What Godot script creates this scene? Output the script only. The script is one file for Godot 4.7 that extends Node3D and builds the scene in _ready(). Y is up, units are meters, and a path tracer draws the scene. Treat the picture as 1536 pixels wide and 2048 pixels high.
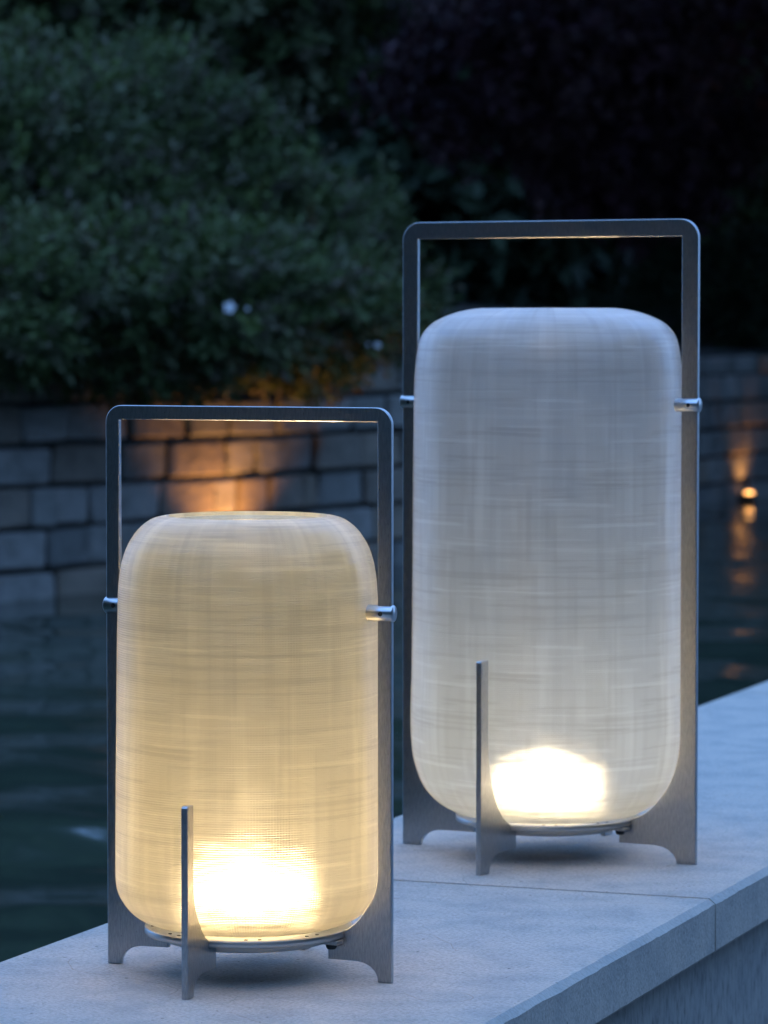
extends Node3D

var rng := RandomNumberGenerator.new()
var used := {}

# ------------------------------------------------------------------ helpers
func lin(r: float, g: float, b: float, a := 1.0) -> Color:
	var c := Color(r, g, b).linear_to_srgb()
	c.a = a
	return c

func numbered(called: String) -> String:
	if not used.has(called):
		used[called] = 0
		return called
	used[called] += 1
	return "%s_%03d" % [called, used[called]]

func tag(o: Node, label: String, category: String, group := "", kind := "") -> void:
	if label != "": o.set_meta("label", label)
	if category != "": o.set_meta("category", category)
	if group != "": o.set_meta("group", group)
	if kind != "": o.set_meta("kind", kind)

func thing(called: String, label: String, category: String, at := Vector3.ZERO, turn := 0.0, group := "") -> Node3D:
	var o := Node3D.new()
	o.name = numbered(called)
	add_child(o)
	o.position = at
	o.rotation.y = turn
	tag(o, label, category, group)
	return o

func obj(called: String, mesh: Mesh, m: Material, parent: Node = self, at := Vector3.ZERO) -> MeshInstance3D:
	var o := MeshInstance3D.new()
	o.name = numbered(called) if parent == self else called
	o.mesh = mesh
	o.material_override = m
	parent.add_child(o, true)
	o.position = at
	return o

func begin() -> SurfaceTool:
	var st := SurfaceTool.new()
	st.begin(Mesh.PRIMITIVE_TRIANGLES)
	return st

# a triangle whose winding is made to agree with its normals
func tri(st: SurfaceTool, p: Array, n: Array, uv: Array) -> void:
	var face: Vector3 = (p[1] - p[0]).cross(p[2] - p[0])
	var order := [0, 2, 1] if face.dot(n[0] + n[1] + n[2]) > 0.0 else [0, 1, 2]
	for k in order:
		st.set_normal(n[k])
		st.set_uv(uv[k])
		st.add_vertex(p[k])

func quad(st: SurfaceTool, p: Array, n: Array, uv: Array) -> void:
	tri(st, [p[0], p[1], p[2]], [n[0], n[1], n[2]], [uv[0], uv[1], uv[2]])
	tri(st, [p[0], p[2], p[3]], [n[0], n[2], n[3]], [uv[0], uv[2], uv[3]])

func smooth_line(pts: Array, steps: int) -> Array:
	var out := []
	for i in pts.size() - 1:
		var a: Vector2 = pts[max(i - 1, 0)]
		var b: Vector2 = pts[i]
		var c: Vector2 = pts[i + 1]
		var d: Vector2 = pts[min(i + 2, pts.size() - 1)]
		for k in steps:
			out.append(b.cubic_interpolate(c, a, d, float(k) / steps))
	out.append(pts[-1])
	return out

# turned shape; profile runs so that the outside lies to its right-hand side (see sign), closed or open
func lathe(profile: Array, segs: int, closed := false, flip := 1.0, sharp := 0.7) -> ArrayMesh:
	var st := begin()
	var count := profile.size() if closed else profile.size() - 1
	var tang := []
	for i in count:
		var d: Vector2 = profile[(i + 1) % profile.size()] - profile[i]
		tang.append(Vector2(d.y, -d.x).normalized() * flip)
	var along := 0.0
	for i in count:
		var a: Vector2 = profile[i]
		var b: Vector2 = profile[(i + 1) % profile.size()]
		var na: Vector2 = tang[i]
		var nb: Vector2 = tang[i]
		if closed or i > 0:
			var before: Vector2 = tang[(i - 1 + count) % count]
			if before.dot(tang[i]) > sharp: na = (before + tang[i]).normalized()
		if closed or i < count - 1:
			var after: Vector2 = tang[(i + 1) % count]
			if after.dot(tang[i]) > sharp: nb = (after + tang[i]).normalized()
		var length := a.distance_to(b)
		for s in segs:
			var t0 := TAU * s / segs
			var t1 := TAU * (s + 1) / segs
			var c0 := Vector2(cos(t0), sin(t0))
			var c1 := Vector2(cos(t1), sin(t1))
			var p := [Vector3(a.x * c0.x, a.y, a.x * c0.y), Vector3(a.x * c1.x, a.y, a.x * c1.y), Vector3(b.x * c1.x, b.y, b.x * c1.y), Vector3(b.x * c0.x, b.y, b.x * c0.y)]
			var n := [Vector3(na.x * c0.x, na.y, na.x * c0.y), Vector3(na.x * c1.x, na.y, na.x * c1.y), Vector3(nb.x * c1.x, nb.y, nb.x * c1.y), Vector3(nb.x * c0.x, nb.y, nb.x * c0.y)]
			var uv := [Vector2(t0 / TAU, along), Vector2(t1 / TAU, along), Vector2(t1 / TAU, along + length), Vector2(t0 / TAU, along + length)]
			if a.x < 1e-5: tri(st, [p[0], p[2], p[3]], [n[0], n[2], n[3]], [uv[0], uv[2], uv[3]])
			elif b.x < 1e-5: tri(st, [p[0], p[1], p[2]], [n[0], n[1], n[2]], [uv[0], uv[1], uv[2]])
			else: quad(st, p, n, uv)
		along += length
	st.generate_tangents()
	return st.commit()

# flat plate cut along an outline (counter-clockwise, x right, y up), bevelled edges
func plate(outline: Array, thick: float, bevel: float) -> ArrayMesh:
	var st := begin()
	var n := outline.size()
	var edge_n := []
	for i in n:
		var d: Vector2 = outline[(i + 1) % n] - outline[i]
		edge_n.append(Vector2(d.y, -d.x).normalized())
	var inset := PackedVector2Array()
	for i in n:
		var a: Vector2 = edge_n[(i - 1 + n) % n]
		var b: Vector2 = edge_n[i]
		var m := (a + b).normalized()
		inset.append(outline[i] - m * bevel / maxf(m.dot(b), 0.4))
	var faces := Geometry2D.triangulate_polygon(inset)
	var h := thick / 2.0
	for side in [1.0, -1.0]:
		for k in range(0, faces.size(), 3):
			var p := []
			var uv := []
			for j in 3:
				var q: Vector2 = inset[faces[k + j]]
				p.append(Vector3(q.x, q.y, h * side))
				uv.append(q)
			tri(st, p, [Vector3(0, 0, side), Vector3(0, 0, side), Vector3(0, 0, side)], uv)
	for i in n:
		var j := (i + 1) % n
		var na: Vector2 = edge_n[i]
		var nb: Vector2 = edge_n[i]
		if edge_n[(i - 1 + n) % n].dot(edge_n[i]) > 0.8: na = (edge_n[(i - 1 + n) % n] + edge_n[i]).normalized()
		if edge_n[j].dot(edge_n[i]) > 0.8: nb = (edge_n[j] + edge_n[i]).normalized()
		var a: Vector2 = outline[i]
		var b: Vector2 = outline[j]
		var n0 := Vector3(na.x, na.y, 0)
		var n1 := Vector3(nb.x, nb.y, 0)
		var uvs := [a, b, b + Vector2(0.004, 0), a + Vector2(0.004, 0)]
		quad(st, [Vector3(a.x, a.y, h - bevel), Vector3(b.x, b.y, h - bevel), Vector3(b.x, b.y, bevel - h), Vector3(a.x, a.y, bevel - h)], [n0, n1, n1, n0], uvs)
		for side in [1.0, -1.0]:
			var c0 := (n0 + Vector3(0, 0, side)).normalized()
			var c1 := (n1 + Vector3(0, 0, side)).normalized()
			quad(st, [Vector3(a.x, a.y, (h - bevel) * side), Vector3(b.x, b.y, (h - bevel) * side), Vector3(inset[j].x, inset[j].y, h * side), Vector3(inset[i].x, inset[i].y, h * side)], [c0, c1, c1, c0], uvs)
	st.generate_tangents()
	return st.commit()

# box with bevelled edges, flat shaded, faces slightly uneven
func rough_box(size: Vector3, bevel: float, jitter: float) -> ArrayMesh:
	var st := begin()
	var h := size / 2.0
	var v := {}
	for sx in [-1, 1]:
		for sy in [-1, 1]:
			for sz in [-1, 1]:
				var off := Vector3(rng.randf_range(-jitter, jitter), rng.randf_range(-jitter, jitter), rng.randf_range(-jitter, jitter))
				for axis in 3:
					var b := Vector3(bevel, bevel, bevel)
					b[axis] = 0.0
					v[[sx, sy, sz, axis]] = Vector3(sx, sy, sz) * (h - b) + off
	var add := func(p: Array) -> void:
		var mid := Vector3.ZERO
		for q in p: mid += q
		mid /= p.size()
		var nn: Vector3 = (p[1] - p[0]).cross(p[2] - p[0]).normalized()
		if nn.dot(mid / size) < 0.0: nn = -nn
		for k in range(1, p.size() - 1):
			tri(st, [p[0], p[k], p[k + 1]], [nn, nn, nn], [Vector2(p[0].x, p[0].y), Vector2(p[k].x, p[k].y), Vector2(p[k + 1].x, p[k + 1].y)])
	var ring := [[-1, -1], [1, -1], [1, 1], [-1, 1]]
	for axis in 3:
		for s in [-1, 1]:
			var f := []
			for r in ring:
				var key := [0, 0, 0, axis]
				key[axis] = s
				key[(axis + 1) % 3] = r[0]
				key[(axis + 2) % 3] = r[1]
				f.append(v[key])
			add.call(f)
		for r in ring:
			var p := []
			for s in [-1, 1]:
				var key := [0, 0, 0, 0]
				key[axis] = s
				key[(axis + 1) % 3] = r[0]
				key[(axis + 2) % 3] = r[1]
				var ka := key.duplicate()
				ka[3] = (axis + 1) % 3
				var kb := key.duplicate()
				kb[3] = (axis + 2) % 3
				if s == -1: p += [v[ka], v[kb]]
				else: p += [v[kb], v[ka]]
			add.call(p)
	for sx in [-1, 1]:
		for sy in [-1, 1]:
			for sz in [-1, 1]:
				add.call([v[[sx, sy, sz, 0]], v[[sx, sy, sz, 1]], v[[sx, sy, sz, 2]]])
	return st.commit()

func noise_tex(freq: float, size: int, ramp: Array, kind := FastNoiseLite.TYPE_SIMPLEX_SMOOTH, octaves := 4, s := 1, gain := 0.5) -> NoiseTexture2D:
	var n := FastNoiseLite.new()
	n.noise_type = kind
	n.frequency = freq
	n.fractal_octaves = octaves
	n.fractal_gain = gain
	n.seed = s
	var t := NoiseTexture2D.new()
	t.width = size
	t.height = size
	t.seamless = true
	t.noise = n
	if ramp.size():
		var g := Gradient.new()
		var off := PackedFloat32Array()
		var col := PackedColorArray()
		for r in ramp:
			off.append(r[0])
			col.append(r[1])
		g.offsets = off
		g.colors = col
		t.color_ramp = g
	return t

func mat(color: Color, rough := 0.6, metal := 0.0) -> StandardMaterial3D:
	var m := StandardMaterial3D.new()
	m.albedo_color = color
	m.roughness = rough
	m.metallic = metal
	return m

func grey(v: float) -> Color:
	return Color(v, v, v)

# ------------------------------------------------------------------ materials
var M := {}

func rib_texture(size: int, ribs: int) -> ImageTexture:
	# pressed glass: fine horizontal ribs crossed by upright ones, of uneven strength from patch to patch
	var a := FastNoiseLite.new()
	a.frequency = 0.012
	a.seed = 4
	var b := FastNoiseLite.new()
	b.frequency = 0.012
	b.seed = 9
	var rows := PackedFloat32Array()
	var cols := PackedFloat32Array()
	for i in size:
		rows.append(0.5 + 0.5 * cos(TAU * i * ribs / size))
		cols.append(0.5 + 0.5 * cos(TAU * i * ribs * 0.75 / size))
	var data := PackedByteArray()
	data.resize(size * size)
	var step := 4
	for y in range(0, size, step):
		for x in range(0, size, step):
			# upright streaks and level bands: stretched noise, wrapped by mirroring
			var mx: float = absf(x - size / 2.0)
			var my: float = absf(y - size / 2.0)
			var upright := clampf(0.45 + 0.9 * a.get_noise_2d(mx * 1.6, my * 0.35), 0.1, 1.0)
			var level := clampf(0.75 + 0.8 * b.get_noise_2d(mx * 0.35, my * 1.6), 0.3, 1.0)
			for j in step:
				for i in step:
					var v: float = (rows[y + j] * level * 0.72 + cols[x + i] * upright * 0.28) * 255.0
					data[(y + j) * size + x + i] = int(clampf(v, 0, 255))
	return ImageTexture.create_from_image(Image.create_from_data(size, size, false, Image.FORMAT_L8, data))

# uneven pressing of the glass: upright and level streaks, smooth to cloudy
func streak_texture(size: int, mean: float, spread: float, least: float, s: int) -> ImageTexture:
	var r := RandomNumberGenerator.new()
	r.seed = s
	var f := PackedFloat32Array()
	f.resize(size * size)
	f.fill(mean)
	for k in 260:
		var tall := r.randf() < .42
		var w := int(r.randf_range(8, 34) if tall else r.randf_range(90, 400))
		var h := int(r.randf_range(90, 330) if tall else r.randf_range(2, 11))
		var x0 := r.randi() % size
		var y0 := r.randi() % size
		var amp := r.randf_range(-spread, spread) * (.5 if tall else 1.0)
		var soft_x := 7.0 if tall else 45.0
		var soft_y := 50.0 if tall else 2.5
		var wave := r.randf_range(.5, 3.0)
		var phase := r.randf() * TAU
		for j in h:
			for i in w:
				var fx := smoothstep(0.0, 1.0, minf(1.0, minf(i + 1, w - i) / soft_x))
				var fy := smoothstep(0.0, 1.0, minf(1.0, minf(j + 1, h - j) / soft_y))
				var y := y0 + j + (0 if tall else int(wave * sin(i * .02 + phase)))
				f[posmod(y, size) * size + (x0 + i) % size] += amp * fx * fy
	var data := PackedByteArray()
	data.resize(size * size)
	for i in size * size: data[i] = int(clampf(mean + (1.0 - mean) * tanh((f[i] - mean) / (1.0 - mean)), least, 1.0) * 255.0)
	return ImageTexture.create_from_image(Image.create_from_data(size, size, false, Image.FORMAT_L8, data))

func make_materials() -> void:
	# coping stone: fine-grained pale sandstone
	var m := mat(Color.WHITE, 0.85)
	m.albedo_texture = noise_tex(0.24, 1024, [[0.0, lin(.26, .23, .20)], [0.42, lin(.47, .42, .36)], [0.6, lin(.54, .475, .405)], [1.0, lin(.68, .60, .52)]], FastNoiseLite.TYPE_VALUE_CUBIC, 4, 3, 0.75)
	m.uv1_triplanar = true
	m.uv1_world_triplanar = true
	m.uv1_scale = Vector3.ONE * 2.1
	m.heightmap_enabled = true
	m.heightmap_texture = noise_tex(0.12, 1024, [], FastNoiseLite.TYPE_VALUE_CUBIC, 5, 5, 0.7)
	m.heightmap_scale = 0.09
	m.detail_enabled = true
	m.detail_blend_mode = BaseMaterial3D.BLEND_MODE_MUL
	m.detail_uv_layer = BaseMaterial3D.DETAIL_UV_2
	m.detail_albedo = stain_texture(1024)
	m.uv2_triplanar = true
	m.uv2_world_triplanar = true
	m.uv2_scale = Vector3(1.15, 1.15, 1.15)
	M.coping = m
	# rendered wall below it, with dark runs of damp
	m = m.duplicate()
	m.albedo_texture = noise_tex(0.03, 1024, [[0.0, lin(.10, .10, .09)], [0.30, lin(.26, .25, .23)], [0.45, lin(.34, .325, .295)], [1.0, lin(.42, .40, .36)]], FastNoiseLite.TYPE_SIMPLEX_SMOOTH, 6, 13, 0.6)
	m.uv1_scale = Vector3(2.6, 0.9, 2.6)
	m.heightmap_scale = 0.12
	M.render = m
	# garden wall stones, several tones
	M.stones = []
	var rough_height := noise_tex(0.02, 512, [], FastNoiseLite.TYPE_SIMPLEX_SMOOTH, 5, 21, 0.55)
	var tones := [[.20, .19, .17], [.24, .225, .20], [.165, .16, .145], [.23, .185, .14], [.27, .25, .225], [.20, .165, .13]]
	for k in tones.size():
		var t = tones[k]
		m = mat(Color.WHITE, 0.85)
		m.albedo_texture = noise_tex(0.011, 256, [[0.0, lin(t[0] * .45, t[1] * .45, t[2] * .42)], [0.4, lin(t[0] * .85, t[1] * .86, t[2] * .85)], [0.7, lin(t[0], t[1], t[2])], [1.0, lin(t[0] * 1.3, t[1] * 1.22, t[2] * 1.12)]], FastNoiseLite.TYPE_SIMPLEX_SMOOTH, 5, 30 + k)
		m.uv1_triplanar = true
		m.uv1_world_triplanar = true
		m.uv1_scale = Vector3.ONE * 1.7
		m.heightmap_enabled = true
		m.heightmap_texture = rough_height
		m.heightmap_scale = 0.8
		M.stones.append(m)
	M.mortar = mat(lin(.035, .034, .03), 0.95)
	M.soil = mat(lin(.025, .02, .014), 1.0)
	# brushed stainless steel
	m = mat(Color.WHITE, 0.34, 1.0)
	m.albedo_texture = noise_tex(0.03, 512, [[0, lin(.33, .335, .34)], [.45, lin(.42, .425, .43)], [.7, lin(.47, .47, .47)], [1, lin(.56, .55, .54)]], FastNoiseLite.TYPE_SIMPLEX_SMOOTH, 5, 44, .65)
	m.roughness_texture = noise_tex(0.05, 512, [[0, grey(.6)], [1, grey(1.0)]], FastNoiseLite.TYPE_SIMPLEX_SMOOTH, 4, 41)
	m.roughness = 0.42
	m.uv1_scale = Vector3(30, 5, 1)
	m.heightmap_enabled = true
	m.heightmap_texture = noise_tex(0.2, 512, [], FastNoiseLite.TYPE_VALUE, 3, 42)
	m.heightmap_scale = 0.010
	M.steel = m
	m = mat(lin(.58, .57, .56), 0.30, 1.0)
	M.polished = m
	m = mat(lin(.55, .55, .54), 0.38, 1.0)
	M.ring = m
	M.hole = mat(lin(.006, .006, .006), 0.6)
	M.rubber = mat(lin(.012, .012, .012), 0.55)
	M.base_plastic = mat(lin(.55, .54, .52), 0.5)
	M.lamp_body = mat(lin(.75, .74, .70), 0.45)
	# glass: ribbed and slightly clouded outside, smooth inside
	m = mat(lin(.94, .91, .77, GLASS_A), 0.285)
	m.transparency = BaseMaterial3D.TRANSPARENCY_ALPHA
	m.refraction_enabled = true
	m.refraction_scale = 0.05
	m.backlight_enabled = true
	m.backlight = lin(.35, .32, .22)
	m.albedo_texture = streak_texture(512, .88, .08, .55, 17)
	m.heightmap_enabled = true
	m.heightmap_texture = rib_texture(1024, 128)
	m.heightmap_scale = 0.036
	M.glass = m
	m = m.duplicate()
	m.albedo_color = lin(.85, .92, .955, .15)
	m.backlight = lin(.29, .32, .335)
	m.heightmap_scale = 0.024
	M.glass_pale = m
	m = mat(lin(.96, .92, .78, 0.0), 0.05)
	m.transparency = BaseMaterial3D.TRANSPARENCY_ALPHA
	m.refraction_enabled = true
	m.refraction_scale = 0.05
	M.glass_inside = m
	m = m.duplicate()
	m.albedo_color = lin(.90, .94, .95, 0.0)
	M.glass_inside_pale = m
	# lamp diffuser, warm white
	m = mat(lin(.9, .88, .82), 0.5)
	m.emission_enabled = true
	m.emission = lin(1.0, .73, .42)
	m.emission_energy_multiplier = LAMP_GLOW
	M.glow = m
	# water
	m = mat(lin(.028, .040, .028), 0.06)
	m.metallic_specular = 0.45
	M.water = m
	M.bark = mat(lin(.03, .024, .018), 0.95)
	M.paving = mat(lin(.20, .19, .175), 0.85)
	M.ground = mat(lin(.05, .055, .035), 1.0)
	M.dark_metal = mat(lin(.03, .028, .025), 0.5, 0.6)
	var leaf := mat(Color.WHITE, 0.62)
	leaf.metallic_specular = 0.3
	leaf.vertex_color_use_as_albedo = true
	leaf.backlight_enabled = true
	leaf.backlight = lin(.25, .3, .12)
	M.leaf = leaf
	M.petal = mat(lin(.75, .74, .74), 0.6)

const GLASS_A := 0.14
const LAMP_GLOW := 12.0

# ------------------------------------------------------------------ plants
func sprig(leaves: int, reach: float, leaf_len: float, leaf_wide: float, s: int) -> ArrayMesh:
	var r := RandomNumberGenerator.new()
	r.seed = s
	var st := begin()
	for i in leaves:
		var t := float(i) / leaves
		var root := Vector3(r.randf_range(-.12, .12), t * 1.0, r.randf_range(-.12, .12)) * reach
		var az := r.randf() * TAU
		var d := Vector3(cos(az), r.randf_range(.1, 1.1), sin(az)).normalized()
		var side := d.cross(Vector3(r.randf_range(-1, 1), r.randf_range(-.4, 1), r.randf_range(-1, 1))).normalized()
		var up := side.cross(d).normalized()
		var l := leaf_len * r.randf_range(.7, 1.25)
		var w := leaf_wide * r.randf_range(.7, 1.2) * .5
		var mid := root + d * l * .5 - up * l * .06
		var tip := root + d * l - up * l * .16
		var a := mid + side * w + up * w * .35
		var b := mid - side * w + up * w * .35
		var na := (up - side * .35).normalized()
		var nb := (up + side * .35).normalized()
		var z := Vector2.ZERO
		tri(st, [root, a, tip], [na, na, na], [z, z, z])
		tri(st, [root, tip, b], [nb, nb, nb], [z, z, z])
	return st.commit()

# foliage spread through ellipsoid clumps: [centre, radii, count]
func foliage(called: String, clumps: Array, mesh: ArrayMesh, tones: Array, size: float, parent: Node, s: int, inner := 0.55, kind_mesh := true) -> Node3D:
	var r := RandomNumberGenerator.new()
	r.seed = s
	var where := []
	var cols := []
	for c in clumps:
		for i in int(c[2]):
			var d := Vector3(r.randfn(), r.randfn(), r.randfn()).normalized()
			var lump := 1.0 + .16 * sin(d.x * 7.0 + c[0].x * 9.0) * sin(d.y * 6.0 + c[0].y * 5.0) + .10 * sin(d.z * 13.0 + d.x * 11.0)
			var k: float = lerpf(inner, 1.0, pow(r.randf(), .6)) * lump
			if r.randf() < .06: k *= r.randf_range(1.0, 1.18)
			var p: Vector3 = c[0] + d * k * c[1]
			var y := (d + Vector3(r.randf_range(-.8, .8), r.randf_range(-.3, 1.0), r.randf_range(-.8, .8))).normalized()
			var x := y.cross(Vector3(r.randf_range(-1, 1), r.randf_range(-1, 1), r.randf_range(-1, 1))).normalized()
			var z := x.cross(y)
			var sc := size * r.randf_range(.7, 1.35)
			where.append(Transform3D(Basis(x * sc, y * sc, z * sc), p))
			var t: Array = tones[r.randi() % tones.size()]
			var f := r.randf_range(.7, 1.35)
			cols.append(Color(t[0] * f, t[1] * f, t[2] * f))
	if kind_mesh:
		return leaf_mesh(called, where, cols, mesh, parent)
	var mm := MultiMesh.new()
	mm.transform_format = MultiMesh.TRANSFORM_3D
	mm.use_colors = true
	mm.mesh = mesh
	mm.instance_count = where.size()
	for i in where.size():
		mm.set_instance_transform(i, where[i])
		mm.set_instance_color(i, cols[i])
	var o := MultiMeshInstance3D.new()
	o.name = numbered(called) if parent == self else called
	o.multimesh = mm
	o.material_override = M.leaf
	parent.add_child(o, true)
	return o

# the same sprigs joined into one mesh, each with its own tone
func leaf_mesh(called: String, where: Array, cols: Array, mesh: ArrayMesh, parent: Node) -> Node3D:
	var src := mesh.surface_get_arrays(0)
	var v: PackedVector3Array = src[Mesh.ARRAY_VERTEX]
	var n: PackedVector3Array = src[Mesh.ARRAY_NORMAL]
	var count := v.size()
	var pv := PackedVector3Array()
	var pn := PackedVector3Array()
	var pc := PackedColorArray()
	pc.resize(count * where.size())
	for i in where.size():
		var t: Transform3D = where[i]
		pv.append_array(t * v)
		pn.append_array(Transform3D(t.basis.orthonormalized(), Vector3.ZERO) * n)
		var c: Color = cols[i]
		for k in count: pc[i * count + k] = c
	var arrays := []
	arrays.resize(Mesh.ARRAY_MAX)
	arrays[Mesh.ARRAY_VERTEX] = pv
	arrays[Mesh.ARRAY_NORMAL] = pn
	arrays[Mesh.ARRAY_COLOR] = pc
	var am := ArrayMesh.new()
	am.add_surface_from_arrays(Mesh.PRIMITIVE_TRIANGLES, arrays)
	return obj(called, am, M.leaf, parent)

func limb(st: SurfaceTool, a: Vector3, b: Vector3, ra: float, rb: float, sides := 7) -> void:
	var d := (b - a).normalized()
	var x := d.cross(Vector3(.31, .2, .93)).normalized()
	var y := d.cross(x)
	for i in sides:
		var t0 := TAU * i / sides
		var t1 := TAU * (i + 1) / sides
		var n0 := x * cos(t0) + y * sin(t0)
		var n1 := x * cos(t1) + y * sin(t1)
		quad(st, [a + n0 * ra, a + n1 * ra, b + n1 * rb, b + n0 * rb], [n0, n1, n1, n0], [Vector2(t0, 0), Vector2(t1, 0), Vector2(t1, 1), Vector2(t0, 1)])

# trunk with limbs that reach towards the clumps of the crown
func trunk(base: Vector3, fork: Vector3, clumps: Array, radius: float, parent: Node, called := "trunk") -> void:
	var st := begin()
	var mid := base.lerp(fork, .5) + Vector3(radius * .6, 0, radius * .4)
	limb(st, base, mid, radius * 1.25, radius, 9)
	limb(st, mid, fork, radius, radius * .85, 9)
	for c in clumps:
		var knee: Vector3 = fork.lerp(c[0], .5) + Vector3(0, .08, 0)
		limb(st, fork, knee, radius * .6, radius * .4)
		limb(st, knee, c[0] + Vector3(0, c[1].y * .5, 0), radius * .4, radius * .12)
	obj(called, st.commit(), M.bark, parent)

# ------------------------------------------------------------------ lanterns
func mirror(right_half: Array) -> Array:
	var out := right_half.duplicate()
	for i in range(right_half.size() - 1, -1, -1):
		out.append(Vector2(-right_half[i].x, right_half[i].y))
	return out

func arc(c: Vector2, rad: float, from: float, to: float, n: int) -> Array:
	var out := []
	for i in n + 1:
		var t := deg_to_rad(lerpf(from, to, float(i) / n))
		out.append(c + Vector2(cos(t), sin(t)) * rad)
	return out

func lantern(d: Dictionary) -> Node3D:
	var t := thing("lantern", d.label, "lantern", d.at, d.turn, "steel framed glass lanterns on the coping")
	var w: float = d.half
	var lower: Array = d.inner        # inner edge from the post down to the ring, then the underside out to the foot
	# frame: one plate cut as an upside-down U whose feet turn in under the glass
	var half := [Vector2(w, 0.0)]
	half += arc(Vector2(w - d.corner, d.high - d.corner), d.corner, 0, 90, 8)
	var left := []
	for i in range(half.size() - 1, -1, -1):
		left.append(Vector2(-half[i].x, half[i].y))
	var inside: Array = [Vector2(d.inner_half, d.high - d.bar)] + smooth_line(d.curve, 3) + d.under
	var in_left := []
	for i in range(inside.size() - 1, -1, -1):
		in_left.append(Vector2(-inside[i].x, inside[i].y))
	obj("frame", plate(half + left + in_left + inside, 0.006, 0.0006), M.steel, t)
	# the two short legs that stand square to the frame
	var fin: Array = [Vector2(w, 0.0), Vector2(w, d.fin - .0015), Vector2(w - .0015, d.fin), Vector2(d.inner_half, d.fin)] + smooth_line(d.curve, 3) + d.under
	var fin_mesh := plate(fin, 0.006, 0.0006)
	for turn in [-PI / 2, PI / 2]:
		var leg := obj("leg", fin_mesh, M.steel, t)
		leg.rotation.y = turn
	# ring that carries the glass
	var ro: float = d.ring
	var ring := obj("base_ring", lathe([Vector2(.045, .0370), Vector2(ro - .0008, .0370), Vector2(ro, .0378), Vector2(ro, .0427), Vector2(ro - .0008, .0435), Vector2(.045, .0435)], 96, true), M.ring, t)
	for k in 12:
		var ang: float = deg_to_rad([-30, -22, 30, 22, 60, 68, 120, 112, 150, 158, 210, 330][k])
		var st_hole := CylinderMesh.new()
		st_hole.top_radius = .0017
		st_hole.bottom_radius = .0017
		st_hole.height = .0006
		st_hole.radial_segments = 12
		st_hole.rings = 1
		obj("screw_hole", st_hole, M.hole, ring, Vector3(cos(ang) * (ro - .007), .0436, sin(ang) * (ro - .007)))
	obj("base_disc", lathe([Vector2(0, .0295), Vector2(ro - .022, .0295), Vector2(ro - .016, .0315), Vector2(ro - .0155, .0368), Vector2(0, .0368)], 72), M.base_plastic, t)
	# brackets with dark screws under the ring, beside each foot
	for k in 4:
		var ang := k * PI / 2 + .14
		var holder := obj("bracket", rough_box(Vector3(.018, .004, .013), .0008, 0), M.steel, t, Vector3(cos(ang) * (ro - .007), .0347, sin(ang) * (ro - .007)))
		holder.rotation.y = -ang
		obj("screw", lathe([Vector2(0, -.0042), Vector2(.0035, -.0042), Vector2(.0048, -.0025), Vector2(.005, 0), Vector2(0, 0)], 20), M.rubber, holder, Vector3(0, -.0022, 0))
	# glass shade: pressed glass 4 mm thick with a round opening at the top
	var outer := smooth_line(d.glass, 3)
	var inner := []
	for i in outer.size():
		var a: Vector2 = outer[max(i - 1, 0)]
		var b: Vector2 = outer[min(i + 1, outer.size() - 1)]
		var tg := (b - a).normalized()
		inner.append(outer[i] - Vector2(tg.y, -tg.x) * .0038)
	inner.reverse()
	var shell := lathe([inner[-1]] + outer + [inner[0]], 128, false, 1.0, 0.5)
	shell.add_surface_from_arrays(Mesh.PRIMITIVE_TRIANGLES, lathe(inner, 128, false, 1.0, 0.5).surface_get_arrays(0))
	shell.surface_set_material(0, d.glass_mat)
	shell.surface_set_material(1, d.inside_mat)
	var shade := obj("glass_shade", shell, null, t)
	shade.set_meta("label", d.glass_label)
	# pegs that pin the glass between the posts
	for side in [-1.0, 1.0]:
		var rp: float = d.peg
		var peg := obj("peg", lathe([Vector2(0, 0), Vector2(rp - .0006, 0), Vector2(rp, .0006), Vector2(rp, .0264), Vector2(rp - .0006, .027), Vector2(0, .027)], 32), M.polished, t, Vector3(side * (w + .0018), d.peg_high, 0))
		peg.rotation.z = side * PI / 2
		var bore := CylinderMesh.new()
		bore.top_radius = .0021
		bore.bottom_radius = .0021
		bore.height = .0008
		bore.radial_segments = 16
		var hole := obj("hole", bore, M.hole, peg)
		hole.position = Vector3(0, .0105, rp - .0001)
		hole.rotation.x = PI / 2
	# light inside: pale body on the ring, glowing diffuser above it
	var body := obj("light_body", lathe([Vector2(0, .0437), Vector2(.052, .0437), Vector2(.055, .046), Vector2(.055, .064), Vector2(0, .064)], 48), M.lamp_body, t)
	var glow := obj("lamp_diffuser", lathe([Vector2(0, .0642), Vector2(.047, .0642)] + smooth_line([Vector2(.0575, .066), Vector2(.0585, .068), Vector2(.0585, .077), Vector2(.0570, .0815), Vector2(.050, .0840), Vector2(.026, .0855), Vector2(0, .086)], 3), 48), M.glow, t)
	var light := OmniLight3D.new()
	light.name = "lamp_light"
	light.light_color = lin(1.0, .73, .42)
	light.light_energy = d.power
	light.light_size = .02
	light.omni_range = 12.0
	light.omni_attenuation = 2.0
	light.shadow_enabled = true
	t.add_child(light)
	light.position = Vector3(0, .076, 0)
	return t

# ------------------------------------------------------------------ setting
var path := []

func along_wall(s: float) -> Array:
	var left := s
	for i in path.size() - 1:
		var a: Vector2 = path[i]
		var b: Vector2 = path[i + 1]
		var l := a.distance_to(b)
		if left <= l or i == path.size() - 2:
			var d := (b - a).normalized()
			return [a + d * left, d]
		left -= l
	return [path[0], Vector2(1, 0)]

const WATER := -0.483
const WALL_TOP := 0.42
const ROW := 0.159

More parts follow.
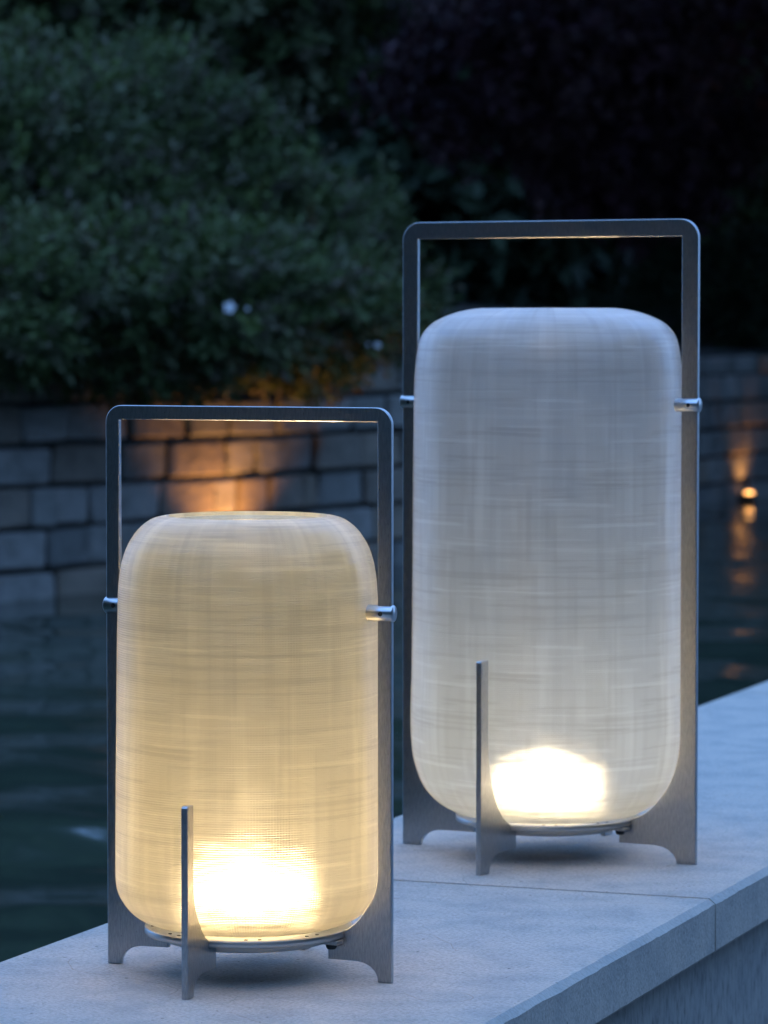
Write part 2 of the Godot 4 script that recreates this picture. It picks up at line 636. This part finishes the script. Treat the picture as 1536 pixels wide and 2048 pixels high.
func _ready() -> void:
	rng.seed = 7
	# camera
	var cam := Camera3D.new()
	cam.name = "camera"
	add_child(cam)
	var lens := CameraAttributesPhysical.new()
	lens.frustum_focal_length = 84.375
	lens.frustum_focus_distance = 3.2
	lens.frustum_near = 0.05
	lens.frustum_far = 400.0
	lens.exposure_aperture = 8.0
	cam.attributes = lens
	cam.position = Vector3(0, .577, 0)
	cam.rotation.x = -atan(384.0 / 7200.0)
	cam.current = true
	# sky at dusk, exposure
	var env := Environment.new()
	env.background_mode = Environment.BG_SKY
	var sky := ProceduralSkyMaterial.new()
	sky.sky_top_color = lin(.17, .36, .79)
	sky.sky_horizon_color = lin(.17, .325, .64)
	sky.sky_curve = 0.2
	sky.ground_bottom_color = Color(.10, .11, .12)
	sky.ground_horizon_color = Color(.30, .34, .40)
	env.sky = Sky.new()
	env.sky.sky_material = sky
	env.background_energy_multiplier = 2.9
	env.tonemap_mode = Environment.TONE_MAPPER_LINEAR
	env.tonemap_exposure = 1.0
	env.sdfgi_enabled = true
	env.ssao_enabled = true
	env.ssil_enabled = true
	var we := WorldEnvironment.new()
	we.name = "environment"
	we.environment = env
	add_child(we)
	# the last of the daylight: very weak and very soft
	var sun := DirectionalLight3D.new()
	sun.name = "afterglow"
	sun.light_energy = 0.04
	sun.light_color = lin(.55, .7, 1.0)
	sun.light_angular_distance = 60.0
	sun.shadow_enabled = true
	sun.sky_mode = DirectionalLight3D.SKY_MODE_LIGHT_ONLY
	add_child(sun)
	sun.rotation = Vector3(deg_to_rad(-65), deg_to_rad(35), 0)
	make_materials()
	build_grounds()
	build_ledge()
	build_stone_wall()
	build_planting()
	build_lanterns()

func sheet(called: String, pts: Array, y: float, m: Material, uv_scale := 1.0) -> void:
	var st := begin()
	var poly := PackedVector2Array(pts)
	var f := Geometry2D.triangulate_polygon(poly)
	for k in range(0, f.size(), 3):
		var p := []
		var uv := []
		for j in 3:
			p.append(Vector3(poly[f[k + j]].x, y, poly[f[k + j]].y))
			uv.append(poly[f[k + j]] * uv_scale)
		tri(st, p, [Vector3.UP, Vector3.UP, Vector3.UP], uv)
	st.generate_tangents()
	tag(obj(called, st.commit(), m), "", "", "", "structure")

const LD := Vector2(.355, -.9349)      # along the ledge
const LP := Vector2(.9349, .355)       # across it, towards the viewer
func ledge_pt(s: float, o: float) -> Vector2:
	return LD * s + LP * o

func build_grounds() -> void:
	for p in smooth_line([Vector2(-2.9, -11.5), Vector2(-2.3, -12.33), Vector2(-1.44, -13.5), Vector2(-.0133, -15.43), Vector2(.29, -15.88), Vector2(.9, -17.4), Vector2(1.5, -19.6), Vector2(1.95, -20.9), Vector2(2.5, -21.8), Vector2(3.3, -22.4), Vector2(4.6, -23.0)], 3):
		path.append(p)
	sheet("ground", [Vector2(-150, -150), Vector2(150, -150), Vector2(150, 150), Vector2(-150, 150)], -1.3, M.ground)
	# water from the ledge to the garden wall, gently rippled
	var shore := PackedVector2Array([ledge_pt(-6, -1.28), ledge_pt(26, -1.28)])
	for i in range(path.size() - 1, -1, -1):
		var d: Vector2 = (path[min(i + 1, path.size() - 1)] - path[max(i - 1, 0)]).normalized()
		shore.append(path[i] - Vector2(-d.y, d.x) * .12)
	shore.append(Vector2(-7, -4))
	var wave := FastNoiseLite.new()
	wave.seed = 51
	wave.frequency = 1.0
	wave.fractal_octaves = 2
	var high := func(x: float, z: float) -> float:
		var near := clampf((z + 19.0) / 10.0, .5, 1.0)
		return near * (.020 * wave.get_noise_2d(x * 1.1 + z * .25, z * .8) + .0036 * wave.get_noise_2d(x * 3.1 + 40.0, z * 2.6 - x * .5))
	var sw := begin()
	var cell := .085
	var cols := int(13.0 / cell)
	var lines := int(28.0 / cell)
	var pos := PackedVector3Array()
	var nor := PackedVector3Array()
	for j in lines + 1:
		for i in cols + 1:
			var x := -7.5 + i * cell
			var z := -24.0 + j * cell
			var e := .03
			pos.append(Vector3(x, WATER + high.call(x, z), z))
			nor.append(Vector3(high.call(x - e, z) - high.call(x + e, z), 2 * e, high.call(x, z - e) - high.call(x, z + e)).normalized())
	for j in lines:
		for i in cols:
			var k := j * (cols + 1) + i
			var c: Vector3 = pos[k]
			if not Geometry2D.is_point_in_polygon(Vector2(c.x, c.z), shore): continue
			var ids := [k, k + 1, k + cols + 2, k + cols + 1]
			var pq := []
			var nq := []
			var uq := []
			for id in ids:
				pq.append(pos[id])
				nq.append(nor[id])
				uq.append(Vector2(pos[id].x, pos[id].z))
			quad(sw, pq, nq, uq)
	tag(obj("water", sw.commit(), M.water), "", "", "", "structure")
	# paving on the viewer's side
	sheet("paving", [ledge_pt(-8, -1.0), ledge_pt(27, -1.0), ledge_pt(27, 20), ledge_pt(-8, 20)], -.62, M.paving)
	# planted bank behind the garden wall
	var st := begin()
	var total := 16.0
	for i in 24:
		var a := along_wall(total * i / 24.0)
		var b := along_wall(total * (i + 1) / 24.0)
		for j in 6:
			var p := []
			for q in [[a, j], [b, j], [b, j + 1], [a, j + 1]]:
				var back: Vector2 = Vector2(q[0][1].y, -q[0][1].x).lerp(Vector2(-.75, -.66), q[1] / 6.0).normalized()
				var at: Vector2 = q[0][0] + back * (.10 + q[1] * 2.2)
				p.append(Vector3(at.x, WALL_TOP - .05 + q[1] * .22, at.y))
			quad(st, p, [Vector3.UP, Vector3.UP, Vector3.UP, Vector3.UP], [Vector2.ZERO, Vector2.RIGHT, Vector2.ONE, Vector2.DOWN])
	st.generate_normals()
	tag(obj("bank", st.commit(), M.soil), "", "", "", "structure")

func build_ledge() -> void:
	var turn := atan2(-LD.y, LD.x)
	var t := thing("ledge_wall", "low rendered wall with pale sandstone coping, both lanterns standing on it", "wall", Vector3.ZERO, 0.0)
	var back := -1.466
	var front := -.957
	var cuts := [-1.4, 1.55, 3.452, 5.4, 7.35, 9.3]
	for i in cuts.size() - 1:
		var a: float = cuts[i] + .0028
		var b: float = cuts[i + 1] - .0028
		var mid := ledge_pt((a + b) / 2, (front + back) / 2)
		var st := coping_mesh(b - a, .055, front - back, 70 + i)
		var o := obj("coping_stone", st, M.coping, t, Vector3(mid.x, -.0275, mid.y))
		o.rotation.y = turn
	var c := ledge_pt(3.95, (front + back) / 2)
	var body := obj("wall_face", rough_box(Vector3(10.6, 1.2, front - back - .05), .004, 0), M.render, t, Vector3(c.x, -.656, c.y))
	body.rotation.y = turn

# sawn slab whose arrises are worn unevenly
func coping_mesh(length: float, thick: float, wide: float, s: int) -> ArrayMesh:
	var n := FastNoiseLite.new()
	n.seed = s
	n.frequency = 1.0
	n.fractal_octaves = 3
	var st := begin()
	var slices := int(length / .006)
	var rings := []
	for i in slices + 1:
		var x := -length / 2 + length * i / slices
		var c := .0068 + .0009 * n.get_noise_1d(x * 14.0) - .0015 * maxf(0.0, n.get_noise_1d(x * 45.0 + 90.0) - .25)
		var e := .0006 * n.get_noise_1d(x * 30.0 + 300.0)
		var drop := .0010 * n.get_noise_1d(x * 9.0 + 500.0)
		var chip := .006 * maxf(0.0, n.get_noise_1d(x * 16.0 + 700.0) - .48)
		var h := thick / 2
		var w := wide / 2
		rings.append([Vector3(x, h, -w + .003), Vector3(x, h, w - c - chip), Vector3(x, h - c * .8 - chip * .6 + drop, w + e), Vector3(x, -h + .003, w + e), Vector3(x, -h, w - .003), Vector3(x, -h, -w + .003), Vector3(x, -h + .003, -w), Vector3(x, h - .003, -w)])
	for i in slices:
		for k in 8:
			var p := [rings[i][k], rings[i][(k + 1) % 8], rings[i + 1][(k + 1) % 8], rings[i + 1][k]]
			var nn: Vector3 = (p[1] - p[0]).cross(p[3] - p[0]).normalized()
			var mid: Vector3 = (p[0] + p[2]) / 2
			if nn.dot(Vector3(0, mid.y / thick, mid.z / wide)) < 0: nn = -nn
			quad(st, p, [nn, nn, nn, nn], [Vector2.ZERO, Vector2.ZERO, Vector2.ZERO, Vector2.ZERO])
	for end in [0, slices]:
		var nn := Vector3(-1 if end == 0 else 1, 0, 0)
		for k in range(1, 7):
			tri(st, [rings[end][0], rings[end][k], rings[end][k + 1]], [nn, nn, nn], [Vector2.ZERO, Vector2.ZERO, Vector2.ZERO])
	return st.commit()

# weathering of the coping: soft patches, specks of dirt, fine wandering lines
func stain_texture(size: int) -> ImageTexture:
	var r := RandomNumberGenerator.new()
	r.seed = 5
	var n := FastNoiseLite.new()
	n.seed = 8
	n.frequency = .012
	n.fractal_octaves = 5
	var im := Image.create(size, size, false, Image.FORMAT_RGB8)
	for y in size:
		for x in size:
			# mirrored so that the sheet repeats without a seam
			var v := n.get_noise_2d(absf(x - size / 2.0) * .8, absf(y - size / 2.0) * .8)
			im.set_pixel(x, y, Color(.955, .95, .945).lerp(Color(1, .985, .97) if v > 0 else Color(.87, .88, .89), clampf(absf(v) * 1.6, 0, 1)))
	for k in 34:
		var p := Vector2(r.randf(), r.randf()) * size
		var a := r.randf() * TAU
		var c: Color = [Color(.78, .88, .88), Color(.86, .80, .76), Color(.80, .80, .80)][r.randi() % 3]
		var bend := r.randf_range(-.03, .03)
		for i in r.randi_range(30, 150):
			a += bend + r.randf_range(-.10, .10)
			p += Vector2(cos(a), sin(a)) * 1.2
			var q := Vector2i(posmod(int(p.x), size), posmod(int(p.y), size))
			im.set_pixelv(q, im.get_pixelv(q) * c)
	for k in 220:
		var q := Vector2i(r.randi_range(2, size - 4), r.randi_range(2, size - 4))
		var c := Color.WHITE * r.randf_range(.3, .75)
		for j in r.randi_range(1, 3):
			for i in r.randi_range(1, 3):
				im.set_pixelv(q + Vector2i(i, j), im.get_pixelv(q + Vector2i(i, j)) * c)
	return ImageTexture.create_from_image(im)

func build_stone_wall() -> void:
	var t := thing("stone_wall", "curved garden wall of rough squared stone blocks across the water", "wall")
	var variants := []
	for k in 10:
		variants.append(rough_box(Vector3(1, 1, 1), 0.07, 0.035))
	var total := 0.0
	for i in path.size() - 1: total += path[i].distance_to(path[i + 1])
	# mortar core, its face behind the stones
	var st := begin()
	for i in path.size() - 1:
		var a: Vector2 = path[i]
		var b: Vector2 = path[i + 1]
		var da := (path[min(i + 1, path.size() - 1)] - path[max(i - 1, 0)]).normalized() as Vector2
		var db := (path[min(i + 2, path.size() - 1)] - path[i]).normalized() as Vector2
		var na := Vector2(-da.y, da.x) * -.045
		var nb := Vector2(-db.y, db.x) * -.045
		var face := Vector3(-da.y, 0, da.x)
		var p := [Vector3(a.x + na.x, -1.2, a.y + na.y), Vector3(b.x + nb.x, -1.2, b.y + nb.y), Vector3(b.x + nb.x, WALL_TOP - .03, b.y + nb.y), Vector3(a.x + na.x, WALL_TOP - .03, a.y + na.y)]
		quad(st, p, [face, face, face, face], [Vector2.ZERO, Vector2.RIGHT, Vector2.ONE, Vector2.DOWN])
		var q := [p[3], p[2], p[2] + Vector3(nb.x, 0, nb.y) * 5.0, p[3] + Vector3(na.x, 0, na.y) * 5.0]
		quad(st, q, [Vector3.UP, Vector3.UP, Vector3.UP, Vector3.UP], [Vector2.ZERO, Vector2.RIGHT, Vector2.ONE, Vector2.DOWN])
	obj("mortar", st.commit(), M.mortar, t)
	for row in 7:
		var top := WALL_TOP - row * ROW
		var s := rng.randf_range(0.0, .3)
		while s < total - .5:
			var l := rng.randf_range(.19, .44)
			if rng.randf() < .16: l = rng.randf_range(.10, .17)
			var at := along_wall(s + l / 2)
			var dir: Vector2 = at[1]
			var nrm := Vector2(-dir.y, dir.x)
			var proud := rng.randf_range(-.016, .014)
			var o := obj("stone", variants[rng.randi() % variants.size()], M.stones[rng.randi() % M.stones.size()], t)
			var deep := .16
			var high := ROW - rng.randf_range(.014, .024)
			var sink := 0.0
			if row == 0 and s > 8.8:
				high = .10
				sink = .027
			var c: Vector2 = at[0] + nrm * (proud - deep / 2)
			var b := Basis(Vector3.UP, atan2(-dir.y, dir.x))
			b = b * Basis(Vector3(0, 0, 1), rng.randf_range(-.012, .012)) * Basis(Vector3.UP, rng.randf_range(-.03, .03))
			o.transform = Transform3D(b * Basis.from_scale(Vector3(l - rng.randf_range(.012, .024), high, deep)), Vector3(c.x, top - ROW / 2 - sink, c.y))
			s += l
	wall_light(3.80, "small wall light glowing at the waterline behind the shorter lantern", 1.0, .20, .0, 80.0)
	wall_light(11.08, "small bright wall light at the waterline right of the taller lantern", .16, .05, .02, 90.0)

func wall_light(s: float, label: String, energy: float, off: float, low: float, tilt: float) -> void:
	var at := along_wall(s)
	var dir: Vector2 = at[1]
	var nrm := Vector2(-dir.y, dir.x)
	var p: Vector2 = at[0] + nrm * off
	var t := thing("wall_light", label, "light", Vector3(p.x, WATER + low, p.y), atan2(-dir.y, dir.x), "wall lights at the waterline")
	obj("bracket", rough_box(Vector3(.05, .05, off + .03), .006, 0), M.dark_metal, t, Vector3(0, -.015, -off / 2 - .015))
	obj("housing", lathe([Vector2(0, -.035), Vector2(.022, -.035), Vector2(.036, -.005), Vector2(.038, .018), Vector2(.034, .018), Vector2(.033, .004), Vector2(0, .004)], 28), M.dark_metal, t)
	var glow := mat(lin(.9, .8, .6), 0.4)
	glow.emission_enabled = true
	glow.emission = lin(1.0, .44, .11)
	glow.emission_energy_multiplier = 7.0
	obj("lamp_lens", lathe([Vector2(0, .005), Vector2(.031, .005), Vector2(.032, .012), Vector2(.026, .024), Vector2(.012, .031), Vector2(0, .032)], 24), glow, t)
	var spot := SpotLight3D.new()
	spot.name = "spot"
	spot.light_color = lin(1.0, .44, .11)
	spot.light_energy = energy
	spot.light_size = .02
	spot.spot_angle = 55.0
	spot.spot_angle_attenuation = 0.9
	spot.spot_range = 8.0
	spot.spot_attenuation = 2.0
	spot.shadow_enabled = true
	t.add_child(spot)
	spot.position = Vector3(0, .045, .01)
	spot.rotation.x = deg_to_rad(tilt)

func build_planting() -> void:
	var small := sprig(20, .13, .035, .019, 1)
	var broad := sprig(12, .22, .085, .042, 2)
	var big := sprig(12, .5, .22, .12, 3)
	var greens := [[.068, .092, .028], [.080, .102, .040], [.056, .076, .028], [.105, .112, .060], [.086, .076, .050]]
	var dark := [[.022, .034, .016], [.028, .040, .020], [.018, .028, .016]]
	var maroon := [[.075, .032, .040], [.058, .026, .036], [.090, .045, .045]]
	# shrubs along the top of the wall
	var beds := [
		["broad mounded green shrub spilling over the wall at the left edge", [[Vector3(-1.55, .85, -14.5), Vector3(.75, .72, .7), 2600], [Vector3(-.98, .62, -13.80), Vector3(.75, .27, .60), 2300], [Vector3(-1.6, .62, -13.2), Vector3(.5, .25, .55), 1000], [Vector3(-1.2, 1.25, -15.2), Vector3(.6, .45, .6), 1300]], greens],
		["dense green shrub with white blossoms above the shorter lantern", [[Vector3(-.72, .82, -15.2), Vector3(.62, .60, .6), 2400], [Vector3(-.46, .59, -14.55), Vector3(.50, .22, .55), 1500]], greens],
		["low spreading green shrub beside the taller lantern's frame", [[Vector3(-.30, .68, -15.9), Vector3(.42, .42, .5), 1500], [Vector3(-.10, .48, -15.9), Vector3(.30, .24, .35), 700]], greens],
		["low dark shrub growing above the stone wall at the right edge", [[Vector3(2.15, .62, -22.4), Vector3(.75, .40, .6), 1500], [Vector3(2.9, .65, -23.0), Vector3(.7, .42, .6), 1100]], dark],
	]
	for k in beds.size():
		var b = beds[k]
		var centre: Vector3 = b[1][0][0]
		var t := thing("shrub", b[0], "shrub", Vector3.ZERO, 0.0, "shrubs along the top of the stone wall")
		trunk(Vector3(centre.x, .36, centre.z), Vector3(centre.x + .03, .55, centre.z), b[1], .03, t, "stem")
		foliage("foliage", b[1], small, b[2], 1.0, t, 60 + k)
	# a few pale blossoms on the shrubs
	for f in [[Vector3(-.562, .623, -13.12), .022], [Vector3(-.50, .618, -13.2), .007], [Vector3(-.025, .480, -13.98), .012], [Vector3(-.06, .482, -13.96), .006], [Vector3(-.66, 1.0, -14.6), .010]]:
		var st := begin()
		for p in 5:
			var a: float = TAU * p / 5.0
			var d := Vector3(cos(a), sin(a), .25)
			var s := Vector3(-sin(a), cos(a), 0)
			var r: float = f[1]
			var n := Vector3(0, 0, 1)
			tri(st, [Vector3.ZERO, d * r * .7 + s * r * .45, d * r * 1.1], [n, n, n], [Vector2.ZERO, Vector2.ZERO, Vector2.ZERO])
			tri(st, [Vector3.ZERO, d * r * 1.1, d * r * .7 - s * r * .45], [n, n, n], [Vector2.ZERO, Vector2.ZERO, Vector2.ZERO])
		var host := get_node("shrub_001") if f[0].x < -.3 else get_node("shrub_002")
		obj("blossom", st.commit(), M.petal, host, f[0])
	# trees
	var trees := [
		["tall green tree behind the shrubs at the upper left", Vector3(-1.55, .6, -18.2), 1.6, .07, [[Vector3(-2.0, 2.0, -18.0), Vector3(.9, .6, .8), 1100], [Vector3(-.9, 2.1, -18.4), Vector3(.8, .55, .8), 900], [Vector3(-1.5, 3.2, -18.6), Vector3(1.6, .9, 1.3), 1200]], greens, broad],
		["dark maroon-leaved tree hanging over the upper right", Vector3(1.6, .7, -23.0), 1.5, .09, [[Vector3(.9, 2.05, -21.2), Vector3(.9, .45, .9), 1000], [Vector3(1.5, 1.55, -22.2), Vector3(.6, .4, .7), 600], [Vector3(1.9, 2.4, -22.0), Vector3(1.2, .6, 1.0), 1200], [Vector3(1.4, 3.9, -19.6), Vector3(2.6, 1.0, 2.6), 3400]], maroon, broad],
		["leafy green tree at the right edge behind the taller lantern", Vector3(3.1, .7, -24.5), 1.2, .08, [[Vector3(2.6, 1.7, -24.0), Vector3(.6, .7, .7), 1000], [Vector3(3.2, 2.2, -24.3), Vector3(.8, .9, .8), 1300], [Vector3(3.0, .95, -23.8), Vector3(.6, .5, .6), 700], [Vector3(4.2, 4.2, -20.4), Vector3(2.6, 1.2, 2.8), 2600], [Vector3(3.6, 3.0, -15.6), Vector3(1.9, .6, 2.2), 1900], [Vector3(1.7, 3.3, -16.6), Vector3(1.4, .6, 1.8), 1300]], greens, broad],
	]
	for k in trees.size():
		var b = trees[k]
		var t := thing("tree", b[0], "tree", Vector3.ZERO, 0.0, "trees on the bank")
		trunk(b[1], b[1] + Vector3(.05, b[2] - b[1].y + .3, .05), b[4], b[3], t)
		foliage("crown", b[4], b[6], b[5], 1.0, t, 80 + k)
	# dense dark thicket behind everything, reads as one mass
	var clumps := []
	for i in 16:
		var x := -6.0 + i * .85
		clumps.append([Vector3(x, 1.1 + rng.randf_range(-.3, .3), -24.5 - rng.randf_range(0, 1.5) - maxf(0, x) * .6), Vector3(1.0, 1.3, .9), 420])
		clumps.append([Vector3(x, 3.0 + rng.randf_range(-.4, .4), -25.5 - rng.randf_range(0, 1.5) - maxf(0, x) * .6), Vector3(1.2, 1.4, 1.0), 420])
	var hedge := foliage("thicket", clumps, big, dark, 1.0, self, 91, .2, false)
	tag(hedge, "dark dense thicket filling the background behind the trees", "thicket", "", "stuff")
	# garden trees behind the viewer, seen only as the dark band that the steel mirrors
	clumps = []
	for i in 16:
		var a := deg_to_rad(-20 + 220.0 * i / 15.0)
		clumps.append([Vector3(cos(a) * 9.0, 1.2, sin(a) * 9.0 - 2.0), Vector3(1.7, 2.4, 1.6), 300])
		clumps.append([Vector3(cos(a + .1) * 10.0, 4.2, sin(a + .1) * 10.0 - 2.0), Vector3(2.0, 2.4, 1.8), 300])
	for i in range(3, 7):
		var side := ledge_pt(12.5 + i * 2.8, .9)
		clumps.append([Vector3(side.x, 1.0, side.y), Vector3(1.5, 2.2, 1.9), 300])
		clumps.append([Vector3(side.x + .5, 4.0, side.y), Vector3(1.9, 2.2, 2.1), 300])
	var belt := foliage("tree_belt", clumps, big, greens, 2.0, self, 95, .3, false)
	tag(belt, "belt of garden trees beyond the paving, beside and behind the viewer", "trees", "", "stuff")

func build_lanterns() -> void:
	lantern({
		"label": "shorter steel lantern with yellow-tinted ribbed glass, nearer the viewer", "glass_label": "yellow-tinted ribbed glass shade with an open top",
		"at": Vector3(-.1198, 0.0004, -3.1597), "turn": -deg_to_rad(21.3), "half": .1365, "high": .501, "corner": .015, "inner_half": .1237, "bar": .0127,
		"inner": [], "curve": [Vector2(.1237, .105), Vector2(.1235, .095), Vector2(.1228, .0860), Vector2(.1198, .0750), Vector2(.1131, .0640), Vector2(.1050, .0530), Vector2(.0970, .0462), Vector2(.0923, .0440)],
		"under": [Vector2(.0923, .0368), Vector2(.077, .0368), Vector2(.077, .0178), Vector2(.1040, .0175), Vector2(.1105, .0163), Vector2(.1165, .0135), Vector2(.1208, .0095), Vector2(.1232, .0048), Vector2(.1238, 0.0)],
		"fin": .1646, "power": .85, "ring": .0918, "peg": .0072, "peg_high": .3225, "glass_mat": glass_for(M.glass, .1165), "inside_mat": M.glass_inside,
		"glass": [Vector2(.068, .0437), Vector2(.080, .0450), Vector2(.0925, .0490), Vector2(.1025, .0550), Vector2(.110, .0638), Vector2(.1148, .0726), Vector2(.1170, .0837), Vector2(.1172, .10), Vector2(.1168, .154), Vector2(.1158, .2425), Vector2(.1143, .332), Vector2(.112, .358), Vector2(.1095, .3690), Vector2(.105, .3805), Vector2(.0965, .3930), Vector2(.0865, .4010), Vector2(.078, .4042), Vector2(.070, .4052)],
	})
	lantern({
		"label": "taller steel lantern with pale greyish ribbed glass, farther along the coping", "glass_label": "pale greyish ribbed glass shade",
		"at": Vector3(.1765, 0.0004, -3.8716), "turn": -deg_to_rad(26.9), "half": .1735, "high": .683, "corner": .020, "inner_half": .1553, "bar": .0183,
		"inner": [], "curve": [Vector2(.1553, .150), Vector2(.1553, .140), Vector2(.1543, .1213), Vector2(.1500, .1000), Vector2(.1430, .0833), Vector2(.1335, .0690), Vector2(.1202, .0551), Vector2(.1085, .0480), Vector2(.0995, .0440)],
		"under": [Vector2(.0995, .0368), Vector2(.0856, .0368), Vector2(.0856, .018), Vector2(.127, .0178), Vector2(.1350, .0167), Vector2(.1425, .0137), Vector2(.1480, .0090), Vector2(.1512, .0040), Vector2(.1518, 0.0)],
		"fin": .223, "power": .72, "ring": .0990, "peg": .0075, "peg_high": .487, "glass_mat": glass_for(M.glass_pale, .1465), "inside_mat": M.glass_inside_pale,
		"glass": [Vector2(.084, .0437), Vector2(.098, .0464), Vector2(.1175, .0568), Vector2(.1325, .0725), Vector2(.1408, .0905), Vector2(.1455, .109), Vector2(.1475, .1325), Vector2(.1478, .155), Vector2(.1463, .2214), Vector2(.1455, .35), Vector2(.1445, .489), Vector2(.1426, .53), Vector2(.1388, .553), Vector2(.133, .565), Vector2(.1215, .5755), Vector2(.1014, .584), Vector2(.085, .588), Vector2(.072, .5895)],
	})

# the rib texture spans 0.256 m (128 ribs of 2 mm); u runs once round the shade, v in metres
func glass_for(m: StandardMaterial3D, radius: float) -> StandardMaterial3D:
	var g: StandardMaterial3D = m.duplicate()
	g.uv1_scale = Vector3(roundf(TAU * radius / .256), 1.0 / .256, 1.0)
	return g
